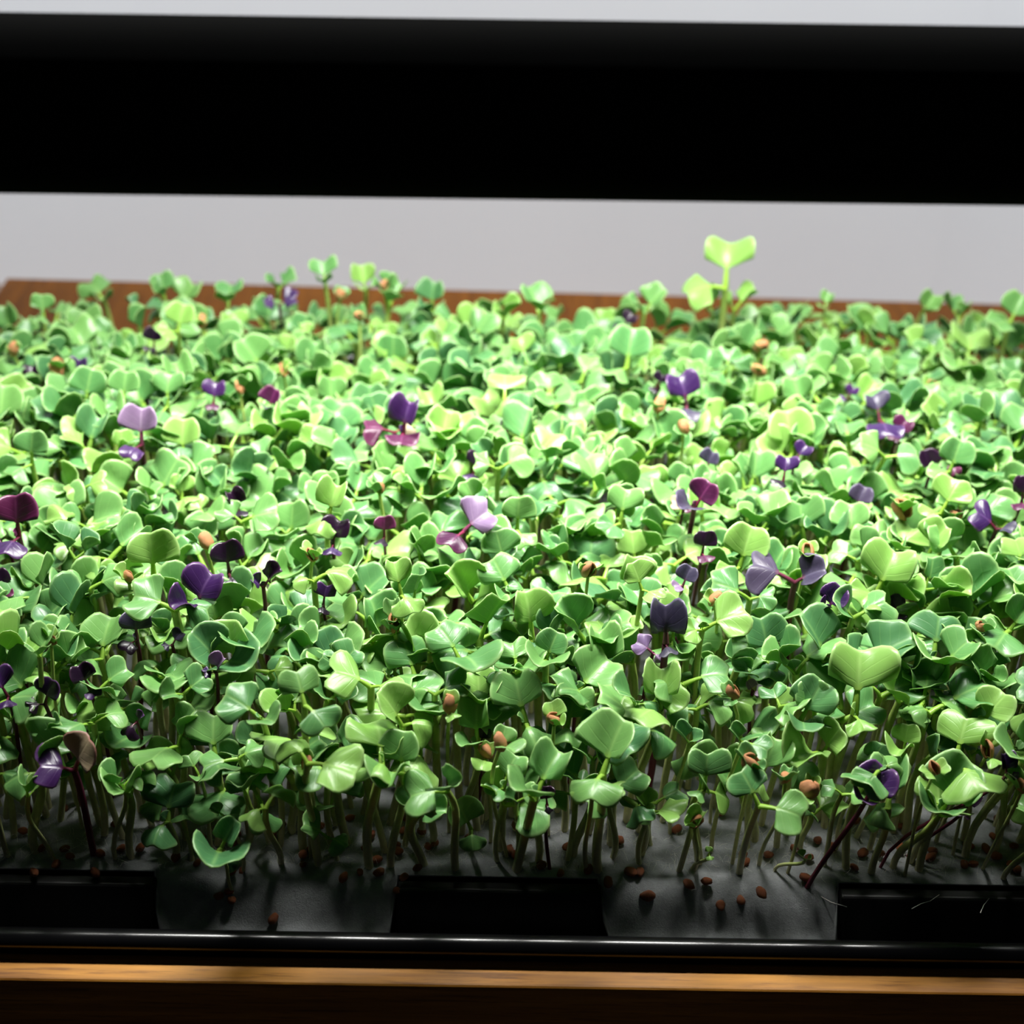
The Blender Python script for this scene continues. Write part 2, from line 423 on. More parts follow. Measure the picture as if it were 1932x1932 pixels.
# ================================================================ seedlings
# leaf variants as arrays: verts, faces, edge attribute, uv
NA, TR = 17, [0.0, .18, .38, .58, .78, .92, 1.0]
def make_leaf(seed, kind='cup'):
    r = random.Random(seed)
    Lb = 8.8e-3 * r.uniform(.92, 1.08)                  # blade length
    pl = 3.6e-3 * r.uniform(.7, 1.3)                    # stalk length
    phim = r.uniform(1.18, 1.42)
    notch = r.uniform(.16, .38); nw = r.uniform(.26, .42)
    if kind == 'oval': notch = .05; phim = 1.05
    e0 = R({'flat': r.uniform(30, 50), 'cup': r.uniform(45, 65), 'droop': r.uniform(30, 50), 'up': r.uniform(56, 72), 'oval': r.uniform(50, 70)}[kind])
    e1 = R({'flat': r.uniform(-12, 12), 'cup': r.uniform(10, 40), 'droop': r.uniform(-75, -40), 'up': r.uniform(-10, 40), 'oval': r.uniform(20, 50)}[kind])
    fold = {'flat': r.uniform(-.45, .4), 'cup': r.uniform(.25, .95), 'droop': r.uniform(-.75, .0), 'up': r.uniform(.25, .9), 'oval': .3}[kind]
    wa = r.uniform(.45, 1.5)*1e-3; wk = r.choice((2, 3, 3, 4)); wp = r.uniform(0, 6.28)
    asym = r.uniform(-.12, .12); wb = r.uniform(.1, .5)*1e-3
    tip = r.uniform(-.5, .25)
    # spine angle as function of arclength
    ns = 40; tot = pl + Lb*1.03
    ys = [0.0]; zs = [0.0]; an = []
    for k in range(ns + 1):
        s = k/ns*tot
        u = max(0, (s - pl*.35)/(tot - pl*.35))
        a = e0 + (e1 - e0)*(u**.8)
        an.append(a)
        if k: ys.append(ys[-1] + math.cos(a)*tot/ns); zs.append(zs[-1] + math.sin(a)*tot/ns)
    def spine(s):
        k = max(0, min(ns - 1e-6, s/tot*ns)); i = int(k); t = k - i
        return ys[i]*(1-t) + ys[i+1]*t, zs[i]*(1-t) + zs[i+1]*t, an[i]*(1-t) + an[i+1]*t
    V = []; E = []; U = []
    def place(x, s, lift):
        y, z, a = spine(s)
        fa = fold * min(1, abs(x)/(Lb*.35))
        h = abs(x)*math.sin(fa) + lift; xx = x*math.cos(fa)
        return (xx, y - math.sin(a)*h, z + math.cos(a)*h)
    th = .00017
    tops = []
    for side in (1, -1):
        for ti, t in enumerate(TR):
            for k in range(NA):
                p = -1 + 2*k/(NA-1); ph = p*phim
                rad = Lb*(1.02 - notch*math.exp(-(ph/nw)**2)) * max(.05, math.cos(ph*.9))**.45
                rad *= 1 + asym*p + .035*math.sin(5*ph + wp)
                rr_ = rad*t
                # base is narrowed so that blade flows into the stalk
                x = math.sin(ph)*rr_*(1 if t > .2 else .75); s = pl + math.cos(ph)*rr_*.97
                if ti == 0: x = p*.0005; s = pl
                lift = wa*(t**2.2)*math.sin(wk*ph*1.6 + wp)*(.3 + abs(p)) + wb*(t**4)*math.sin(7.3*ph + wp*2) + tip*.0012*t**3*(1-abs(p))
                lift += side*th*(1 if t < 1 else .55)
                V.append(place(x, s, lift)); E.append(max(0, (t-.8)/.2) if t >= .8 else (0 if ti else -.7))
                U.append((.5 + .5*math.sin(ph)*t, t*math.cos(ph)))
    n1 = NA*len(TR); F_ = []
    for ti in range(len(TR)-1):
        for k in range(NA-1):
            a = ti*NA + k
            F_.append((a, a+1, a+NA+1, a+NA))
            F_.append((n1+a, n1+a+NA, n1+a+NA+1, n1+a+1))
    last = (len(TR)-1)*NA
    for k in range(NA-1):
        F_.append((last+k, last+k+1, n1+last+k+1, n1+last+k))
    for ti in range(len(TR)-1):
        a = ti*NA; F_.append((a, a+NA, n1+a+NA, n1+a)); c = a+NA-1; F_.append((c+NA, c, n1+c, n1+c+NA))
    # stalk
    base = len(V); sd = 5
    for j in range(4):
        s = pl*1.15*j/3; y, z, a = spine(s); rw = .00075 - .0001*j; rt = .00055 - .0001*j
        for k in range(sd):
            an_ = 2*math.pi*k/sd
            h = math.sin(an_)*rt - .0002
            V.append((math.cos(an_)*rw, y - math.sin(a)*h, z + math.cos(a)*h)); E.append(-1); U.append((.5, 0))
    for j in range(3):
        for k in range(sd):
            l = (k+1) % sd
            F_.append((base+j*sd+k, base+j*sd+l, base+(j+1)*sd+l, base+(j+1)*sd+k))
    return dict(v=np.array(V), f=np.array(F_), e=np.array(E, dtype=np.float32), u=np.array(U, dtype=np.float32))

LV = {}
sd_ = 100
for kind, n in (('flat', 9), ('cup', 9), ('droop', 7), ('up', 7), ('oval', 3)):
    LV[kind] = []
    for k in range(n):
        LV[kind].append(make_leaf(sd_, kind)); sd_ += 1

def arrays_mesh(name, V, Fq, E, U, RN, mats, mi=None):
    me = bpy.data.meshes.new(name)
    nv, nf = len(V), len(Fq)
    me.vertices.add(nv); me.vertices.foreach_set('co', np.asarray(V, dtype=np.float32).ravel())
    me.loops.add(nf*4); me.loops.foreach_set('vertex_index', np.asarray(Fq, dtype=np.int32).ravel())
    me.polygons.add(nf); me.polygons.foreach_set('loop_start', np.arange(nf, dtype=np.int32)*4)
    me.polygons.foreach_set('use_smooth', np.ones(nf, dtype=bool))
    for m_ in mats: me.materials.append(m_)
    if mi is not None: me.polygons.foreach_set('material_index', np.asarray(mi, dtype=np.int32))
    me.update(calc_edges=True)
    a = me.attributes.new('edge', 'FLOAT', 'POINT'); a.data.foreach_set('value', np.asarray(E, dtype=np.float32))
    a = me.attributes.new('rnd', 'FLOAT', 'POINT'); a.data.foreach_set('value', np.asarray(RN, dtype=np.float32))
    if U is not None:
        uvl = me.uv_layers.new(name='UVMap')
        uvl.data.foreach_set('uv', np.asarray(U, dtype=np.float32)[np.asarray(Fq).ravel()].ravel())
    return me

_lm = {}
def leaf_mesh(kind, idx, mname):
    key = (kind, idx, mname)
    if key not in _lm:
        d = LV[kind][idx]
        _lm[key] = arrays_mesh('leaf', d['v'], d['f'], d['e'], d['u'], np.full(len(d['v']), (idx*.37) % 1), [M[mname]])
    return _lm[key]

def stem_arrays(root, apex, dirv, r0, r1, n=8, sides=6):
    """curved stem from the mat to the crown; returns verts (relative to root), quads, 0..1 height"""
    P0 = Vector((0, 0, -.0012)); P3 = apex - root; ln = P3.length
    P1 = P0 + Vector((P3.x*.1 + random.uniform(-.003, .003), P3.y*.1 + random.uniform(-.003, .003), ln*.4))
    P2 = P3 - dirv*ln*.32
    V = []; H = []
    for i in range(n):
        t = i/(n-1); s = 1-t
        p = P0*s**3 + P1*3*s*s*t + P2*3*s*t*t + P3*t**3
        tg = ((P1-P0)*s*s + (P2-P1)*2*s*t + (P3-P2)*t*t).normalized()
        a = tg.cross(Vector((0, 1, 0))).normalized(); b_ = tg.cross(a)
        r = r0 + (r1-r0)*t
        for k in range(sides):
            an = 2*math.pi*k/sides
            V.append(p + a*math.cos(an)*r + b_*math.sin(an)*r); H.append(t)
    Fq = [(i*sides+k, i*sides+(k+1) % sides, (i+1)*sides+(k+1) % sides, (i+1)*sides+k) for i in range(n-1) for k in range(sides)]
    return np.array([tuple(p) for p in V]), np.array(Fq), np.array(H)

class Plant:
    """a seedling: root, crown, and two seed leaves given by kind, azimuth, size"""
    def __init__(s, root, apex, scale=1.0, az=None, kinds=None, mats=('green', 'green'), tilt=None, sizes=None, hero=None, stem='stem'):
        s.root = Vector(root); s.apex = Vector(apex); s.scale = scale
        s.az = random.uniform(0, 360) if az is None else az
        if kinds is None:
            kinds = random.choice([('flat', 'flat'), ('cup', 'cup'), ('flat', 'cup'), ('cup', 'droop'), ('flat', 'droop'), ('droop', 'droop'), ('up', 'flat'), ('up', 'droop'), ('cup', 'up')])
        s.kinds = kinds; s.mats = mats; s.stem = stem
        s.sizes = sizes or (random.uniform(.95, 1.15), random.uniform(.7, .95))
        t = Vector((random.gauss(0, .22), random.gauss(-.10, .22), 1)) if tilt is None else Vector(tilt)
        s.up = t.normalized(); s.hero = hero
        s.idx = [random.randrange(len(LV[k])) for k in kinds]
        s.second = random.uniform(140, 205)
        s.third = random.random() < .35
        s.rnd = random.random()
    def leaves(s):
        q_ = Vector((0, 0, 1)).rotation_difference(s.up)
        for k in range(2):
            a = s.az - 90 + (s.second if k else 0)
            m_ = Matrix.Translation(s.apex - s.up*.0002) @ (q_ @ Quaternion((0, 0, 1), R(a))).to_matrix().to_4x4() @ Matrix.Scale(s.scale*s.sizes[k], 4)
            yield s.kinds[k], s.idx[k], s.mats[k], m_
    def stem_data(s):
        r = .00088*max(.6, s.scale)
        return stem_arrays(s.root, s.apex, s.up, r*1.05, r*1.0)

def pxmm(p): return F / project(p)[2] / 1000.0     # photo pixels per millimetre at that point

heroes = []
def root_of(apex, lean=(0, 0)):
    x = apex.x + lean[0] + random.uniform(-.004, .004); y = apex.y + lean[1] + random.uniform(-.002, .006)
    if apex.y < .02: y += .006
    return Vector((max(BX0+.002, min(BX1-.002, x)), max(.0015, min(BY1-.003, y)), .0004))

def hero(px, py, w, az, kinds, mats=('green', 'green'), h=None, Y=None, tilt=None, sizes=None, lean=(0, 0), label=None, stem='stem', root=None, cat='g', second=None):
    """w: width of the leaf pair in photo pixels"""
    if kinds[0] in ('up', 'oval'): py += .28*w
    ap = at(px, py, z=(.052 if h is None and Y is None else h), Y=Y)
    sc = w / pxmm(ap) / (15.0 if kinds[0] in ('up', 'oval') else 19.0)
    p = Plant(root or root_of(ap, lean), ap, sc, az, kinds, mats, tilt, sizes, label or True, stem)
    p.cat = cat
    if second: p.second = second
    p.label = label
    heroes.append(p)
    return p
G, LI, D = ('green', 'green'), ('lime', 'lime'), ('deep', 'deep')
# ---- green seedlings one can find in the photograph
hero(1368, 512, 112, 80, ('up', 'droop'), LI, h=.068, tilt=(-.1, -.25, 1), sizes=(1.15, 1.15), second=115, label='tallest bright green seedling rising above the rear edge against the white wall')
hero(614, 520, 66, 95, ('up', 'cup'), G, h=.062, label='tall pale green seedling with square notched leaf above the rear left canopy')
hero(336, 605, 72, 80, ('up', 'flat'), LI, h=.061, label='slender stalked light green seedling standing out near the rear left corner', tilt=(.1, -.35, 1))
hero(1556, 580, 52, 60, ('cup', 'flat'), G, h=.052, Y=None, label='small lone seedling silhouetted on the rear wood, right of the tallest one')
hero(1018, 570, 80, 120, ('up', 'cup'), G, h=.055, label='bushy green seedling breaking the rear edge at the middle')
hero(1182, 668, 92, 80, ('up', 'flat'), ('green', 'green'), h=.058, tilt=(0, -.3, 1), sizes=(1.2, .8), label='seedling with one broad round glossy leaf near the rear, right of centre')
hero(1905, 585, 88, 60, ('up', 'flat'), G, h=.058, label='tall seedling at the rear against the wall, at the far right')
hero(82, 595, 80, 100, ('cup', 'flat'), G, h=.056, label='seedling with raised round leaves at the rear left corner of the bed')
hero(262, 590, 80, 20, ('flat', 'cup'), D, h=.046, label='darker green seedling with a long flat leaf at the rear left')
hero(1325, 1188, 126, 15, ('flat', 'flat'), LI, h=.063, tilt=(.0, -.45, 1), label='bright lime seedling with two flat notched leaves beside the slate purple heart leaf')
hero(1328, 1462, 96, 90, ('up', 'flat'), G, Y=-.004, tilt=(.05, -.35, 1), sizes=(1.15, .5), label='upright heart-shaped green leaf at the front, right of centre')
hero(1612, 1310, 138, 85, ('up', 'flat'), LI, h=.050, tilt=(0, -.3, 1), sizes=(1.3, .6), label='largest heart-shaped leaf, light green, at the front right')
hero(1537, 1326, 86, 95, ('up', 'flat'), G, h=.047, tilt=(-.15, -.35, 1), sizes=(1.15, .5), label='upright oval green leaf just left of the largest heart-shaped leaf')
hero(1585, 1362, 150, 20, ('flat', 'flat'), G, h=.044, tilt=(0, -.35, 1), label='wide pair of smooth leaves just below the largest heart-shaped leaf')
hero(1670, 862, 112, 0, ('flat', 'flat'), G, h=.064, tilt=(.2, -.55, 1), label='large smooth pale leaf pair below the violet flower-like leaves on the right')
hero(1792, 865, 84, 70, ('up', 'flat'), G, h=.060, tilt=(0, -.5, 1), label='rounded pale seedling right of the large smooth leaf pair')
hero(1775, 968, 116, 60, ('flat', 'flat'), LI, h=.063, tilt=(0, -.6, 1), second=150, label='lime three-lobed seedling standing clear at the right')
hero(952, 752, 100, 90, ('flat', 'droop'), LI, h=.062, tilt=(0, -.1, 1), sizes=(1.1, 1.1), label='wavy pale green seedling seen from above, behind the centre')
hero(455, 985, 118, 5, ('flat', 'flat'), G, h=.058, tilt=(0, -.5, 1), label='wide wavy seedling left of centre below a dark purple curl')
hero(592, 1096, 128, 10, ('droop', 'droop'), LI, h=.064, tilt=(0, -.1, 1), label='light green seedling with both leaves arching down, left of centre')
hero(290, 1060, 118, 100, ('up', 'flat'), LI, h=.060, tilt=(.1, -.4, 1), sizes=(1.15, .9), label='glossy veined leaf standing above the violet leaf on the left')
hero(330, 1150, 180, 170, ('flat', 'droop'), G, h=.062, tilt=(0, -.35, 1), label='large spreading seedling with crinkled leaves on the left')
hero(170, 1110, 120, 20, ('flat', 'flat'), G, h=.058, tilt=(0, -.5, 1), label='seedling with quilted leaves left of the large spreading one')
hero(345, 1310, 116, 40, ('flat', 'cup'), G, h=.052, tilt=(.1, -.5, 1), label='round pale leaves in the front left cluster')
hero(495, 1358, 130, 150, ('flat', 'up'), G, h=.056, tilt=(-.1, -.3, 1), label='slim-stalked seedling with a broad pointed leaf at the front, left of centre')
hero(575, 1330, 140, -50, ('droop', 'flat'), G, h=.066, tilt=(.1, -.3, 1), label='big blurred arching leaf nearest the camera, left of centre')
hero(450, 1430, 110, 200, ('flat', 'droop'), G, h=.040, tilt=(-.2, -.4, 1), label='pale wavy leaf in the front row, above the lone small seedling')
hero(580, 1440, 150, -20, ('flat', 'droop'), LI, Y=-.012, tilt=(.2, -.3, 1), label='bright lime seedling leaning out over the front edge')
hero(700, 1295, 150, 175, ('flat', 'flat'), LI, h=.056, tilt=(0, -.15, 1), label='broad lime leaves on parallel stalks in the front centre-left')
hero(820, 1310, 130, 10, ('flat', 'droop'), G, h=.053, tilt=(0, -.1, 1), label='grey-green spreading leaves above the tan seed coat, front centre')
hero(640, 1262, 110, 50, ('flat', 'flat'), G, h=.055, tilt=(0, -.6, 1), second=100, label='smooth folded leaf pair behind the broad lime leaves')
hero(757, 1122, 116, 110, ('cup', 'droop'), LI, h=.068, tilt=(0, -.2, 1), label='tall stalked seedling with drooping collar of leaves near the centre')
hero(1212, 1112, 100, 130, ('cup', 'flat'), LI, h=.068, tilt=(.05, -.2, 1), label='tall leaning seedling left of the slate purple heart leaf')
hero(942, 1300, 80, 80, ('oval', 'droop'), G, h=.050, tilt=(0, -.1, 1), label='upright spoon-shaped leaf at the front centre')
hero(1150, 1475, 106, 40, ('up', 'flat'), G, Y=.000, tilt=(.1, -.4, 1), label='glossy asymmetrical heart leaf above the wing-shaped leaf')
hero(1118, 1492, 100, -10, ('flat', 'droop'), LI, Y=-.014, tilt=(0, .15, 1), label='bright wing-shaped leaf pair at the front edge, right of centre')
hero(975, 1512, 82, 15, ('flat', 'cup'), G, Y=-.010, tilt=(0, -.3, 1), label='small pale leaf at the front edge beside a black curled leaf')
hero(950, 1462, 84, 60, ('up', 'flat'), G, Y=-.002, tilt=(-.1, -.3, 1), label='pointed green leaf right above the small pale front leaf')
hero(1432, 1520, 150, -20, ('flat', 'flat'), G, Y=-.016, tilt=(0, -.5, 1), second=140, label='spreading four-lobed seedling at the front edge, right of centre')
hero(1400, 1400, 96, -30, ('flat', 'cup'), G, Y=.004, tilt=(0, -.3, 1), label='smooth curled leaf with a tan seed coat tucked under it')
hero(425, 1540, 66, 160, ('cup', 'flat'), G, Y=-.007, tilt=(-.1, -.4, 1), root=at(458, 1645, z=.0004), label='lone small seedling leaning out at the front left on a bare stalk')
hero(375, 1462, 76, 120, ('flat', 'cup'), G, Y=.000, tilt=(-.1, -.5, 1), label='heart-shaped leaf at the front left, above the lone small seedling')
hero(75, 1238, 112, 70, ('cup', 'cup'), G, h=.066, tilt=(0, .05, 1), lean=(-.012, -.002), label='cupped seedling on a thick bent pair of stalks at the left')
hero(95, 1375, 74, -20, ('cup', 'flat'), G, h=.046, tilt=(0, -.2, 1), label='shallow folded pale leaf at the front left')
hero(1415, 1130, 130, 170, ('flat', 'flat'), G, h=.060, tilt=(0, -.35, 1), label='smooth broad leaves behind the lime notched pair')
hero(1610, 1165, 130, 20, ('flat', 'cup'), G, h=.058, label='smooth leaf pair right of the violet curl on the right', tilt=(0, -.4, 1))
hero(1655, 1080, 130, 60, ('up', 'flat'), LI, h=.060, label='pale quilted leaf right of the grey-purple leaves', tilt=(0, -.3, 1))
hero(1290, 1290, 150, 5, ('flat', 'flat'), G, h=.052, label='wide smooth leaf pair on two thick stalks below the lime notched pair', tilt=(0, -.15, 1))
hero(1640, 1430, 70, 60, ('up', 'flat'), D, Y=.006, label='rounded deep green leaf behind the violet front leaf', tilt=(.1, -.3, 1))
hero(1395, 1040 , 104, 70, ('up', 'flat'), LI, h=.058, label='pale lime leaf with curled tip right of centre', tilt=(0, -.4, 1))
hero(1170, 960, 96, 80, ('up', 'flat'), G, h=.060, label='heart-shaped pale leaf in mid bed, right of centre', tilt=(0, -.4, 1))
hero(975, 975, 84, 85, ('up', 'flat'), G, h=.060, label='neat heart-shaped leaf in mid bed at the centre', tilt=(0, -.4, 1))
hero(940, 885, 110, 20, ('flat', 'flat'), G, h=.062, label='glossy smooth leaf pair behind the centre', tilt=(0, -.5, 1))
hero(620, 950, 90, 75, ('up', 'droop'), LI, h=.064, label='lime folded leaf standing above the mid left bed', tilt=(.1, -.2, 1), sizes=(1.2, 1))
hero(60, 850, 90, 80, ('up', 'flat'), G, h=.060, label='heart-shaped leaf near the left margin of the bed', tilt=(0, -.4, 1))
hero(160, 920, 84, 10, ('flat', 'flat'), LI, h=.060, label='smooth kidney-shaped leaves on the left, below the mauve heart', tilt=(0, -.5, 1))
hero(315, 740, 90, 85, ('up', 'flat'), G, h=.060, label='shiny rounded leaf above the mauve heart leaf on the left', tilt=(0, -.4, 1))
hero(1370, 700, 90, 80, ('flat', 'flat'), G, h=.061, label='glossy rounded leaf pair near the rear right of centre', tilt=(0, -.4, 1))
hero(1300, 1400, 80, 150, ('cup', 'cup'), D, Y=.010, label='dark folded leaf behind the upright heart leaf', tilt=(0, -.2, 1))
hero(1385, 585, 84, 20, ('cup', 'cup'), LI, h=.056, tilt=(0, -.2, 1), label='broad seedling right under the tallest bright one at the rear')
hero(1345, 575, 60, 130, ('up', 'cup'), G, h=.050, label='small rounded seedling left of the foot of the tallest bright one')
hero(690, 550, 84, 110, ('cup', 'up'), LI, h=.052, tilt=(0, -.2, 1), label='lime seedling on the rear edge right of the square notched one')
hero(735, 555, 74, 60, ('up', 'cup'), G, h=.050, label='grey-green rounded seedling on the rear edge, second right of the square notched one')
hero(1215, 590, 96, 30, ('cup', 'cup'), G, h=.052, tilt=(0, -.2, 1), label='paired rounded leaves on the rear edge behind the broad round leaf')
hero(430, 560, 66, 80, ('up', 'up'), G, h=.048, label='pointed green seedling on the rear edge left of the purple underside')
hero(310, 545, 62, 100, ('up', 'cup'), G, h=.048, label='small round-topped seedling on the rear edge near the left')
hero(525, 545, 84, 20, ('cup', 'up'), G, h=.052, label='grey-green seedling over the purple leaf underside at the rear')
hero(815, 565, 76, 70, ('up', 'cup'), D, h=.048, label='darker green seedling on the rear edge between the lime and bushy ones')
hero(950, 600, 84, 10, ('cup', 'cup'), LI, h=.052, tilt=(0, -.3, 1), label='bright wavy seedling left below the bushy rear one')
hero(1740, 590, 84, 60, ('cup', 'up'), G, h=.048, label='rear edge seedling on the right before the far right tall one')
hero(1810, 600, 84, 120, ('cup', 'cup'), G, h=.048, label='pale clustered leaves on the rear edge at the right')
ng = len(heroes) + 26
# ---- purple seedlings
def purple(px, py, w, m1, m2=None, az=None, kinds=('up', 'flat'), h=.055, Y=None, label=None, tilt=(0, -.35, 1), lean=(0, 0), sizes=(1.1, .7), root=None):
    if Y is not None: h = None
    w *= 1.15
    hero(px, py, w, random.uniform(40, 140) if az is None else az, kinds, (m1, m2 or m1), h=h, Y=Y, tilt=tilt, label=label, lean=lean, stem='red_stem', cat='p', sizes=sizes, root=root)
purple(267, 812, 82, 'mauve', 'violet', 88, h=.062, label='mauve heart-shaped leaf with violet edge on the left')
purple(35, 985, 84, 'magenta', 'violet', 90, h=.062, label='deep magenta leaf at the left margin', sizes=(1.2, 1))
purple(12, 1025, 50, 'magenta', az=200, kinds=('flat', 'droop'), h=.056, label='small crimson leaf tip below the magenta leaf at the left margin')
purple(372, 1118, 84, 'violet', az=60, kinds=('up', 'cup'), h=.061, label='rich violet veined leaves beneath the glossy green leaf on the left', sizes=(1.1, 1.0))
purple(432, 1060, 64, 'black_leaf', az=100, h=.058, label='tall black-purple curled leaf left of the arching lime leaves', sizes=(1.2, .9))
purple(440, 1095, 50, 'black_leaf', az=250, kinds=('droop', 'cup'), h=.057, label='shiny black knob-like leaf below the tall black-purple curl')
purple(497, 1108, 74, 'black_leaf', 'violet', az=30, kinds=('cup', 'cup'), h=.057, label='dark violet frilled leaf right of the black knob-like one')
purple(450, 945, 52, 'black_leaf', az=130, h=.058, label='pointed black-purple leaf above the wide wavy green seedling')
purple(507, 772, 58, 'magenta', 'violet', az=60, kinds=('cup', 'up'), h=.058, label='small magenta folded leaf in the rear left quarter')
purple(403, 744, 44, 'violet', 'magenta', az=80, h=.056, label='small violet hood-shaped leaf left of the magenta folded one')
purple(290, 642, 42, 'black_leaf', h=.052, label='blackish leaf hidden among the rear left leaves')
purple(146, 697, 40, 'violet', h=.052, label='tiny dark violet leaf beside a curved tan seed coat at the rear left')
purple(62, 712, 40, 'black_leaf', h=.050, label='black leaf in the gap at the rear left margin')
purple(275, 726, 36, 'black_leaf', h=.052, label='black leaf edge left of the shiny rounded green leaf')
purple(760, 792, 78, 'violet', 'magenta', az=70, h=.062, label='crinkled violet leaf standing upright left of centre at the rear', sizes=(1.2, .9))
purple(745, 815, 82, 'magenta', 'beige', az=185, kinds=('flat', 'flat'), h=.060, label='dusky pink flat leaf at the foot of the crinkled violet one')
purple(893, 878, 46, 'black_leaf', 'violet', h=.058, label='small dark curled leaf left of the glossy pair behind the centre')
purple(955, 812, 60, 'black_leaf', az=60, kinds=('droop', 'cup'), h=.056, label='black leaf under the wavy pale seedling behind the centre')
purple(875, 1002, 104, 'mauve', 'magenta', az=35, kinds=('flat', 'flat'), h=.063, tilt=(0, -.5, 1), label='pale mauve spreading leaf pair at the bed centre', sizes=(1.1, .9))
purple(628, 1008, 56, 'black_leaf', 'violet', az=70, h=.058, label='dark purple leaf below the lime folded leaf')
purple(725, 998, 46, 'magenta', 'black_leaf', az=90, h=.058, label='small dark magenta cup left of the mauve pair')
purple(527, 575, 60, 'violet', az=10, kinds=('flat', 'flat'), h=.052, label='purple leaf underside at the rear edge, left of the square notched leaf')
purple(1175, 608, 38, 'black_leaf', h=.054, label='black leaf at the rear above the broad round green leaf')
purple(1295, 742, 68, 'violet', 'slate', az=110, h=.060, label='violet upright leaf at the rear right of centre', sizes=(1.1, .9))
purple(1240, 720, 32, 'black_leaf', h=.054, label='black speck-like leaf left of the violet upright one at the rear')
purple(1660, 792, 96, 'violet', 'slate', az=-90, kinds=('flat', 'up'), h=.063, tilt=(0, -.2, 1), label='violet flower-like leaf with bright glossy centre on the right', sizes=(1.1, .8))
purple(1692, 808, 40, 'magenta', h=.058, label='small magenta leaf edge below the violet flower-like leaf')
purple(1500, 856, 42, 'violet', h=.060, label='small violet leaf, upper of two near the right of centre')
purple(1478, 890, 50, 'violet', 'black_leaf', h=.060, label='rounded dark violet leaf, lower of two near the right of centre')
purple(1600, 742, 28, 'violet', h=.056, label='tiny violet leaf left of and behind the violet flower-like leaf')
purple(1332, 872, 44, 'slate', 'black_leaf', h=.054, label='dull slate leaf in a gap behind the pink cluster')
purple(1755, 892, 64, 'black_leaf', az=120, kinds=('cup', 'cup'), h=.056, label='broad black leaf below the rounded pale seedling on the right')
purple(1795, 898, 30, 'magenta', h=.054, label='small magenta leaf right of the broad black one')
purple(1928, 928, 60, 'black_leaf', 'magenta', az=95, h=.060, label='dark maroon rounded leaf at the right frame edge')
purple(1310, 935, 76, 'magenta', 'slate', az=40, kinds=('up', 'up'), h=.061, label='pink and grey-purple clustered leaves right of centre', sizes=(1, 1))
purple(1290, 955, 44, 'beige', 'magenta', az=180, kinds=('flat', 'flat'), h=.058, label='brownish pink leaf at the foot of the pink cluster')
purple(1615, 942, 50, 'slate', 'black_leaf', h=.054, label='slate leaf in shade left of the lime three-lobed seedling')
purple(1880, 998, 84, 'violet', 'slate', az=150, kinds=('flat', 'up'), h=.060, label='violet rolled leaf near the right frame edge')
purple(1325, 1028, 50, 'black_leaf', 'magenta', az=80, h=.059, label='black and crimson small leaves below the pink cluster')
purple(1288, 1090, 46, 'slate', 'mauve', az=60, h=.057, label='greyish violet rim of a leaf above the slate heart leaf')
purple(1500, 1098, 118, 'slate', 'slate', az=165, kinds=('flat', 'up'), h=.060, tilt=(0, -.35, 1), label='large grey-purple folded leaf right of centre', sizes=(1.2, .9))
purple(1560, 1132, 60, 'violet', az=50, kinds=('up', 'cup'), h=.060, label='bright violet curled leaf right below the large grey-purple one')
purple(1256, 1182, 102, 'slate', 'slate', az=92, h=.062, tilt=(-.05, -.35, 1), label='slate purple heart leaf beside the lime notched pair', sizes=(1.15, .4))
purple(1232, 1232, 64, 'mauve', az=150, kinds=('flat', 'droop'), h=.056, tilt=(0, -.5, 1), label='silvery mauve round leaf below the slate purple heart')
purple(1692, 1142, 40, 'violet', 'black_leaf', h=.052, label='small dark violet leaf in shade below the pale quilted leaf')
purple(1632, 1488, 78, 'violet', 'violet', az=60, kinds=('up', 'up'), Y=-.008, tilt=(.1, -.25, 1), root=at(1522, 1672, z=.0004), label='glossy deep violet leaf on a long red stem at the front right', sizes=(1.25, .8))
purple(1900, 1462, 64, 'violet', 'black_leaf', az=100, Y=-.004, kinds=('cup', 'cup'), lean=(-.03, 0), label='dark violet leaf on a slanting red stem at the front right edge')
purple(1822, 1525, 58, 'black_leaf', az=40, kinds=('cup', 'flat'), Y=.002, lean=(-.01, 0), label='black leaf low in the front shade at the right')
purple(1032, 1518, 54, 'black_leaf', az=100, kinds=('cup', 'droop'), Y=-.006, label='black curled leaf at the front edge centre')
purple(140, 1420, 104, 'beige', 'violet', az=40, kinds=('up', 'flat'), h=.040, tilt=(0, -.4, 1), label='two-toned leaf, half beige with red rim, half violet, at the front left', sizes=(1, .9))
purple(168, 1278, 56, 'black_leaf', 'violet', h=.052, label='dark violet leaf between the cupped seedling and the round front left leaves')
purple(85, 1308, 62, 'violet', 'black_leaf', h=.050, label='glossy violet leaf behind the thick bent stalks on the left')
purple(15, 1295, 62, 'violet', 'violet', h=.054, label='dark violet leaf at the left frame edge above the front row')
purple(408, 1252, 48, 'mauve', 'violet', h=.056, label='small lilac leaf between green ones, front left of centre')
purple(258, 1362, 56, 'black_leaf', 'violet', az=240, kinds=('droop', 'cup'), h=.045, label='thin dark violet leaf hanging behind the front left cluster')
purple(258, 1185, 66, 'slate', 'black_leaf', h=.052, label='dull slate leaf in shade below the large spreading seedling')
purple(325, 1205, 36, 'slate', h=.052, label='small slate leaf right of the shaded slate one')
purple(610, 1125, 46, 'violet', 'black_leaf', h=.056, label='small dark violet leaf below the arching lime leaves')
purple(8, 1102, 46, 'black_leaf', 'magenta', h=.054, label='black leaf with crimson edge at the left margin, mid bed')
purple(1095, 1246, 26, 'mauve', h=.052, label='tiny mauve leaf tip left of the silvery mauve leaf')
purple(908, 1392, 34, 'black_leaf', h=.040, label='small black leaf above a tan seed coat at the front centre')
purple(1420, 1295, 26, 'mauve', h=.045, label='tiny lilac leaf tip in the front right centre')

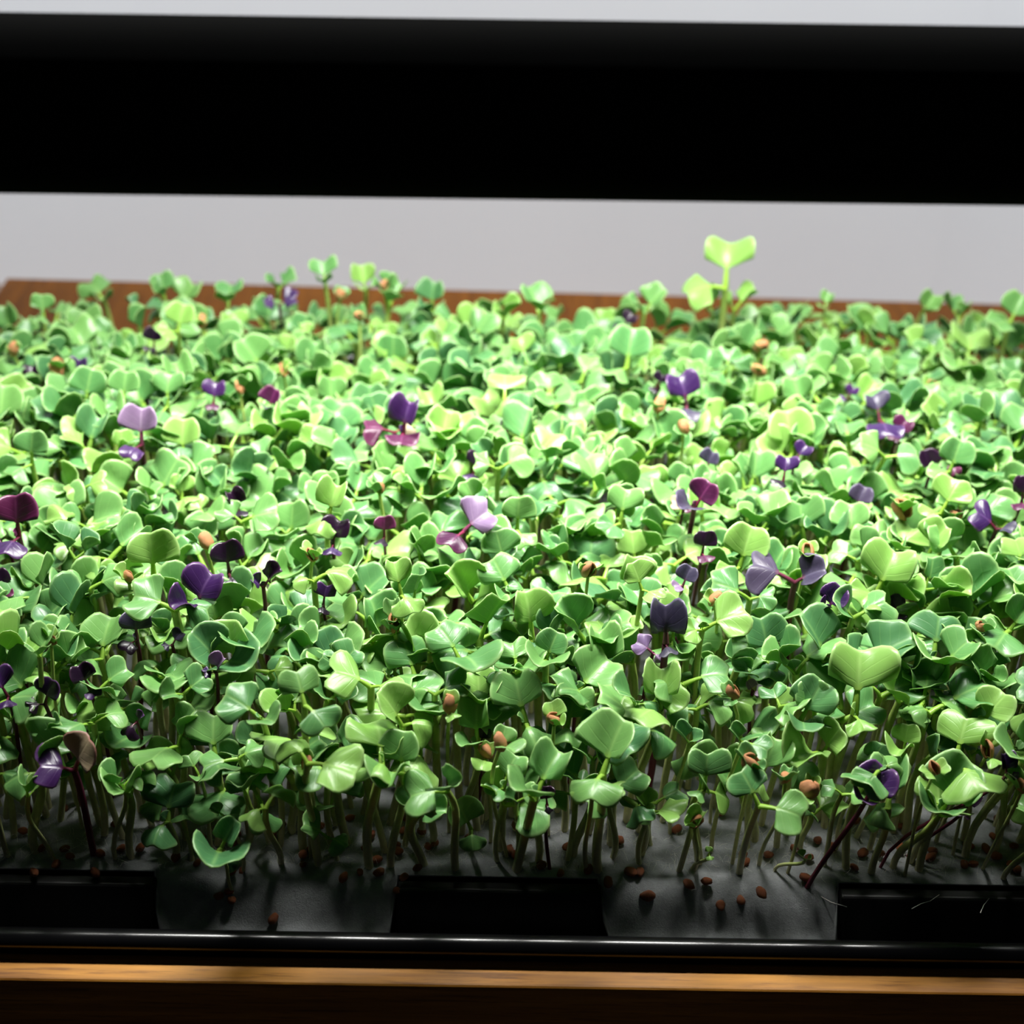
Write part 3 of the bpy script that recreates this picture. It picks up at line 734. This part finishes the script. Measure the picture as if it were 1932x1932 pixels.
husk_pts = [  # px, py, size px, height, label
 (108, 694, 34, .056, 'curved orange seed coat at the rear left corner'),
 (26, 658, 28, .054, 'tan seed coat at the left frame edge near the rear'),
 (380, 606, 26, .055, 'orange seed coat right of the slender stalked rear seedling'),
 (452, 730, 24, .056, 'small tan seed coat in the rear left quarter, right of a violet hood'),
 (535, 697, 24, .058, 'orange seed coat edge in the rear left quarter'),
 (642, 556, 26, .058, 'pinkish seed coat at the rear, beside the square notched leaf'),
 (678, 597, 24, .056, 'orange seed coat at the rear, left of centre'),
 (716, 920, 26, .063, 'orange seed coat on a leaf in the mid bed, left of centre'),
 (725, 537, 18, .058, 'tan fleck of seed coat on the rear edge leaves'),
 (1243, 764, 28, .062, 'ring-shaped tan seed coat right of centre at the rear'),
 (1290, 806, 28, .063, 'upright tan seed coat right of the ring-shaped one'),
 (1110, 1075, 34, .066, 'round orange seed coat on a pale stub near the bed centre'),
 (743, 1166, 26, .060, 'orange seed coat left of the tall collared stalk'),
 (746, 1184, 20, .058, 'second small coat directly under the orange one by the collared stalk'),
 (388, 1021, 32, .061, 'pale brown translucent coat left of the black-purple curl'),
 (588, 1046, 26, .061, 'brown seed coat above the arching lime leaves'),
 (243, 1087, 22, .064, 'orange seed coat on the left between quilted leaves'),
 (96, 1207, 22, .066, 'pinkish coat inside the cupped seedling on the left'),
 (1350, 1130, 30, .061, 'tan coat just above the lime notched pair'),
 (1523, 1042, 34, .066, 'round tan seed coat above the grey-purple leaves'),
 (1702, 960, 44, .063, 'curved orange seed coat stuck below a rolled leaf at the right'),
 (1805, 970, 28, .060, 'orange coat right of the lime three-lobed seedling'),
 (1436, 655, 34, .056, 'brown coat in the gap at the rear right'),
 (1432, 698, 28, .054, 'orange coat just below the brown one at the rear right'),
 (1760, 725, 22, .056, 'small brown coat at the rear right'),
 (1383, 1305, 28, .056, 'orange seed coat on a bud at the front right of centre'),
 (848, 1328, 36, .056, 'egg-shaped tan seed coat at the front centre'),
 (1046, 1356, 28, .051, 'reddish brown seed coat at the front centre right'),
 (943, 1400, 34, .052, 'wet shining orange coat lying in a leaf at the front centre'),
 (917, 1417, 32, .050, 'long tan seed coat left of the wet orange one'),
 (1418, 1440, 40, .042, 'large tan coat under the smooth curled leaf at the front right'),
 (1482, 1467, 28, .045, 'brown pinched seed coat left of the big tan one'),
 (1527, 1490, 44, .047, 'biggest tan seed coat capping a green bud at the front right'),
 (1312, 1550, 30, .036, 'pale tan coat on a dark bud at the front edge right of centre'),
 (1851, 1181, 26, .058, 'teardrop brown coat on a thin tip at the right'),
 (1863, 1413, 32, .050, 'dark brown round coat above the dark violet leaf at the right edge'),
 (1763, 1448, 26, .044, 'orange coat among front right stalks'),
 (1928, 1482, 26, .040, 'orange coat cut by the right frame edge'),
 (580, 1440, 30, .046, 'brown coat under the bright lime leaning leaf'),
 (905, 1345, 20, .046, 'brown sliver of coat above the small black leaf'),
]
def husk_pos(px, py, h):
    if py > 1400: return at(px, py, Y=-.006 if py > 1430 else .006)
    return at(px, py, z=h + .002)
for (px, py, w_, h, lab) in husk_pts:
    P_ = husk_pos(px, py, h); ap = P_ - Vector((0, .0005, .0022))
    p = Plant(root_of(ap), ap, random.uniform(.5, .7), kinds=random.choice([('cup', 'cup'), ('up', 'cup'), ('cup', 'flat')]), mats=random.choice([G, LI]), hero=True)
    p.cat = 'g'; p.third = False
    p.label = 'small seedling under the ' + ' '.join(lab.split(' ')[:12])
    if py > 1030: heroes.append(p)
    else: p.cat = 'b'; heroes.append(p)

# ---- the rest of the bed
plants = []
sp = .0084
hx = np.array([[p.apex.x, p.apex.y] for p in heroes])
yy = .003; row = 0
def canopy_h(x, y):
    return .0500 + .0030*math.sin(x*41 + 1.3) + .0026*math.sin(y*57 + x*23) + .0016*math.sin(x*97 - y*61)
while yy < BY1 - .004:
    xx = BX0 + .004 + (row % 2)*sp/2
    while xx < BX1 - .003:
        rx, ry = xx + random.uniform(-.0032, .0032), yy + random.uniform(-.0030, .0030)
        xx += sp
        ry = max(.0012, ry)
        if ry > BY1-.004: continue
        # thinner towards the rear left corner
        if ry > .27 and rx < -.13 and random.random() < .35: continue
        if ry > .285 and random.random() < .45: continue
        h = canopy_h(rx, ry)*random.uniform(.86, 1.07)
        low = random.random()
        if low < .22: h *= random.uniform(.55, .85)
        if ry < .022: h *= random.uniform(.5, 1.0)
        if ry > .18: h *= 1 - .30*(ry-.18)/.13
        ax = rx + random.gauss(0, .0035); ay = ry + random.gauss(-.0015, .0035)
        if ry < .03: ay -= random.uniform(0, .012)*(1 - ry/.03)
        if rx < BX0+.02: ax -= random.uniform(0, .006)
        if ay < -.014: ay = -.014
        d = np.min(np.hypot(hx[:, 0]-ax, hx[:, 1]-ay))
        if d < .006: 
            if random.random() < .6: continue
            h *= .75
        if d < .011: h = min(h, .047)
        sc = random.uniform(1.0, 1.5)*(1.0 if ry < .07 else .98)
        if low < .22: sc *= random.uniform(.6, .85)
        mt = random.choices([G, LI, D, ('green', 'lime')], (.62, .16, .14, .08))[0]
        p = Plant((rx, ry, .0004), (ax, ay, h), sc, mats=mt)
        plants.append(p)
    yy += sp*.88; row += 1

# nearest in view as individuals
NI = 297 - ng
def vis(p):
    x, y, z = project(p.apex)
    return -60 < x < 1992
inview = sorted([p for p in plants if vis(p)], key=lambda p: project(p.apex)[2] - (p.apex.z - .04)*1.2)
ind = inview[:NI]; indset = set(id(p) for p in ind)
rest = [p for p in plants if id(p) not in indset]

def emit(p, name, label, cat, group):
    t = empty(name, p.root); tag(t, label, cat, group)
    V, Fq, H = p.stem_data()
    me = arrays_mesh('stem', V, Fq, np.zeros(len(V)), None, H, [M[p.stem]])
    obj('stem', me, t)
    ti = Matrix.Translation(-p.root)
    for kind, idx, mn, m_ in p.leaves():
        o = obj('leaf', leaf_mesh(kind, idx, mn), t)
        o.matrix_basis = ti @ m_
        if p.mats[0] != p.mats[1] and p.stem == 'red_stem':
            o['label'] = {'black_leaf': 'blackish purple leaf', 'violet': 'violet leaf', 'slate': 'slate purple leaf', 'magenta': 'magenta leaf', 'mauve': 'pale mauve leaf', 'beige': 'beige leaf with red rim'}[mn]
    if p.third and p.scale > .7:
        # the first true leaf, still a small folded bud between the seed leaves
        o = obj('leaf_bud', leaf_mesh('oval', 0, p.mats[0]), t)
        q_ = Vector((0, 0, 1)).rotation_difference(p.up) @ Quaternion((0, 0, 1), R(p.az)) @ Quaternion((1, 0, 0), R(18))
        o.matrix_basis = ti @ (Matrix.Translation(p.apex) @ q_.to_matrix().to_4x4() @ Matrix.Scale(.26*p.scale, 4))
    return t

for p in heroes:
    if p.cat == 'b': rest.append(p)
    elif p.cat == 'g': emit(p, 'green_seedling', p.label, 'seedling', 'green radish seedlings in the tray')
    else: emit(p, 'purple_seedling', p.label, 'seedling', 'purple radish seedlings among the green')
cols = ['far left', 'left', 'left of centre', 'centre', 'right of centre', 'right', 'far right']
pose = {'flat': 'flat', 'cup': 'cupped', 'droop': 'drooping', 'up': 'upright'}
for p in ind:
    x, y, z = project(p.apex)
    c = cols[max(0, min(6, int(x/1932*7)))]
    a, b_ = sorted({pose[k] for k in p.kinds})[0], sorted({pose[k] for k in p.kinds})[-1]
    colr = {'green': 'mid green', 'lime': 'light green', 'deep': 'dark green'}[p.mats[0]]
    sz = 'large' if p.scale > 1.3 else ('small' if p.scale < 1.0 else 'medium')
    lv = a + ('-and-' + b_ if b_ != a else '')
    if p.apex.y < .002: rw = 'at the front edge'
    elif p.apex.z < .036: rw = 'low among front stalks'
    elif y > 1380: rw = 'in the front row'
    elif y > 1270: rw = 'in the second row'
    else: rw = 'further back'
    lab = '%s %s seedling with %s leaves %s, %s' % (sz, colr, lv, rw, c)
    emit(p, 'green_seedling', lab, 'seedling', lab)

# all the others in one mesh
VV = []; FF = []; EE = []; UU = []; RR = []; MI = []; off = 0
mi_of = {'green': 0, 'lime': 1, 'deep': 2}
for p in rest:
    V, Fq, H = p.stem_data()
    V = V + np.array(p.root); VV.append(V); FF.append(Fq + off); EE.append(np.zeros(len(V))); UU.append(np.zeros((len(V), 2))); RR.append(H)
    MI.append(np.full(len(Fq), 3)); off += len(V)
    for kind, idx, mn, m_ in p.leaves():
        d = LV[kind][idx]; mm_ = np.array(m_)
        V = d['v'] @ mm_[:3, :3].T + mm_[:3, 3]
        VV.append(V); FF.append(d['f'] + off); EE.append(d['e']); UU.append(d['u'])
        RR.append(np.full(len(V), random.random())); MI.append(np.full(len(d['f']), mi_of[mn])); off += len(V)
me = arrays_mesh('seedling_bed', np.vstack(VV), np.vstack(FF), np.concatenate(EE), np.vstack(UU), np.concatenate(RR),
                 [M['green'], M['lime'], M['deep'], M['stem']], np.concatenate(MI))
o = obj('green_seedlings', me)
tag(o, 'dense bed of green radish seedlings filling the tray behind the front rows', 'seedlings', kind='stuff')
print('plants', len(heroes), len(ind), len(rest), 'tris', len(me.polygons)*2)

# ---------------------------------------------------------------- seed coats
def coat_mesh(seed, open_=True):
    """a split, dried seed coat: an egg-shaped shell, dented, open on one side; or a whole seed"""
    r = random.Random(seed); nu, nv = 12, 8
    V = []; F_ = []
    span = 2*math.pi*(.80 if open_ else 1.0)
    for th in ((0, .82) if open_ else (0,)):
        for j in range(nv+1):
            la = -math.pi/2 + math.pi*j/nv
            for i in range(nu + (1 if open_ else 0)):
                lo = span*i/nu
                k = 1 - (0 if not th else .18)
                rr_ = 1 + .10*math.sin(3*lo + seed) * math.cos(la) + .05*math.sin(5*la + seed) + r.uniform(-.03, .03)
                V.append((math.cos(la)*math.cos(lo)*rr_*k*.72, math.cos(la)*math.sin(lo)*rr_*k*.62, math.sin(la)*k*rr_))
    st = nu + (1 if open_ else 0); half = (nv+1)*st
    for j in range(nv):
        for i in range(nu):
            a = j*st + i; b_ = j*st + (i+1) % st if not open_ else a+1
            c = b_ + st; d_ = a + st
            F_.append((a, b_, c, d_))
            if open_: F_.append((half+a, half+d_, half+c, half+b_))
        if open_:
            a = j*st; F_.append((a, a+st, half+a+st, half+a)); c = j*st+nu; F_.append((c+st, c, half+c, half+c+st))
    q_ = MB(); q_.add(V, F_)
    return q_
coats = [coat_mesh(k).mesh('seed_coat', M['husk'], smooth=True) for k in range(5)]
seeds = [coat_mesh(k+20, False).mesh('seed', M['seed'], smooth=True) for k in range(5)]
for k, (px, py, s, h, lab) in enumerate(husk_pts):
    P_ = husk_pos(px, py, h)
    o = obj('seed_coat', coats[k % 5]); o.location = P_
    sc = s / pxmm(P_) / 1000 / 2 * 1.2
    o.scale = (sc, sc, sc)
    o.rotation_euler = (random.uniform(-1, 1), random.uniform(-1, 1), random.uniform(0, 6.28))
    tag(o, lab, 'seed coat', 'split seed coats caught on the leaves')
seed_pts = [(332, 1617, 26), (648, 1655, 24), (634, 1606, 24), (413, 1690, 24), (432, 1682, 20), (437, 1698, 24), (458, 1643, 24), (515, 1733, 26),
 (750, 1680, 22), (762, 1655, 22), (1222, 1690, 32), (1437, 1684, 28), (1398, 1698, 24), (1147, 1664, 26), (1190, 1645, 28), (1360, 1708, 26),
 (1300, 1668, 26), (1333, 1662, 24), (1022, 1632, 24), (1070, 1597, 22), (572, 1612, 24), (590, 1602, 24), (690, 1600, 20), (106, 1630, 24), (80, 1600, 22),
 (230, 1600, 22), (960, 1600, 20), (1110, 1640, 24), (1520, 1655, 26), (1543, 1585, 24), (1660, 1610, 22), (1700, 1600, 24), (1760, 1605, 24), (1880, 1615, 26), (1910, 1632, 24), (1860, 1600, 22), (820, 1590, 22), (1450, 1612, 22), (1500, 1600, 22)]
rs = random.Random(8)
for k in range(75):      # more seeds between the stalk bases
    seed_pts.append((rs.uniform(0, 1932), rs.uniform(1520, 1650) + (0), rs.uniform(18, 26)))
for k, (px, py, s) in enumerate(seed_pts):
    py2 = py - (px-966)*.0236
    zz = .0022
    P_ = at(px, py, z=zz)
    if P_.y < .0: 
        for _ in range(6):     # on the slope of a tab
            zz = .0024 + (max(P_.y, -.0145)*.72 if P_.y < -.003 else 0); P_ = at(px, py, z=zz)
    o = obj('seed', seeds[k % 5]); o.location = P_
    sc = s / pxmm(P_) / 1000 / 2 * .95
    o.scale = (sc, sc, sc); o.rotation_euler = (R(80) + random.uniform(-.3, .3), 0, random.uniform(0, 6.28))
    side = 'left' if px < 640 else ('centre' if px < 1290 else 'right')
    where = 'on the hanging white paper tab' if P_.y < -.003 else 'on the white mat below the front stalks'
    tag(o, 'brown empty seed ' + where + ', ' + side + ' third', 'seed', 'brown seeds on the mat, ' + where.split(' ')[-1] + ', ' + side + ' third')

# ---------------------------------------------------------------- root fuzz and fibres on the mat
q = MB(); r = random.Random(3)
for k in range(900):
    x = r.uniform(-.14, .16); y = r.uniform(.0, .02)
    p0 = Vector((x, y, .0012)); a = r.uniform(0, 6.28); l = r.uniform(.0015, .0045)
    pts = [p0 + Vector((math.cos(a + t*.8)*l*t, math.sin(a + t*.8)*l*t, .0022*math.sin(t*2.2)*r.uniform(.3, 1.2))) for t in (0, .35, .7, 1)]
    q.tube(pts, .00006, .00003, sides=3, cap=False)
o = q.build('root_fuzz', M['fuzz'], smooth=True); tag(o, 'fine white root fuzz on the mat around the stalk bases', 'root fuzz', kind='stuff')

def strand(pix, z, rad, label, grp=None, m='fuzz', dz=0):
    q_ = MB(); pts = [at(x, y, z=z + dz*i) for i, (x, y) in enumerate(pix)]
    c = pts[0].copy(); q_.tube([p - c for p in pts], rad, rad*.4, sides=5)
    o = q_.build('root_strand', M[m], smooth=True); o.location = c; tag(o, label, 'root', grp)
strand([(192, 1748), (205, 1744), (216, 1738), (224, 1731)], -.0105, .00022, 'short white strand in the dark gutter at the left')  # thin white strand laid along the gutter
strand([(1520, 1682), (1545, 1690), (1570, 1703), (1598, 1711)], -.001, .00022, 'white root tip reaching past the paper tab onto the right lug')
strand([(1720, 1715), (1738, 1705), (1755, 1700), (1772, 1688)], .0008, .00014, 'thin pale root curling over the right lug')
strand([(1850, 1722), (1856, 1708), (1866, 1695)], .0008, .00014, 'fine pale root at the far right of the right lug')
strand([(520, 1738), (545, 1744), (575, 1748), (588, 1742), (575, 1736), (548, 1740)], -.0095, .0005, 'curled pale green sprout lying at the foot of the left paper tab', m='stem')
# a second fallen sprout by the lone seedling
p = Plant(at(444, 1688, z=-.0035), at(424, 1625, Y=-.010), .55, 150, ('droop', 'droop'), D, (-.2, -.3, 1)); p.third = False
emit(p, 'green_seedling', 'tiny drooping sprout growing from seeds on the left paper tab', 'seedling', 'green radish seedlings in the tray')
for (px, py, w_, az, kk, lab, mt) in ((1520, 1622, 40, 150, ('cup', 'cup'), 'small closed green bud at the foot of the long red stem', LI),
                                  (1338, 1612, 26, 90, ('cup', 'droop'), 'tiny bright bud low at the front edge right of centre', LI)):
    ap = at(px, py, Y=-.006); p = Plant((ap.x + (-.006 if px > 1500 else -.003), .002, .0004), ap, w_/pxmm(ap)/19, az, kk, mt, (-.1, -.2, 1)); p.third = False
    emit(p, 'green_seedling', lab, 'seedling', 'green radish seedlings in the tray')
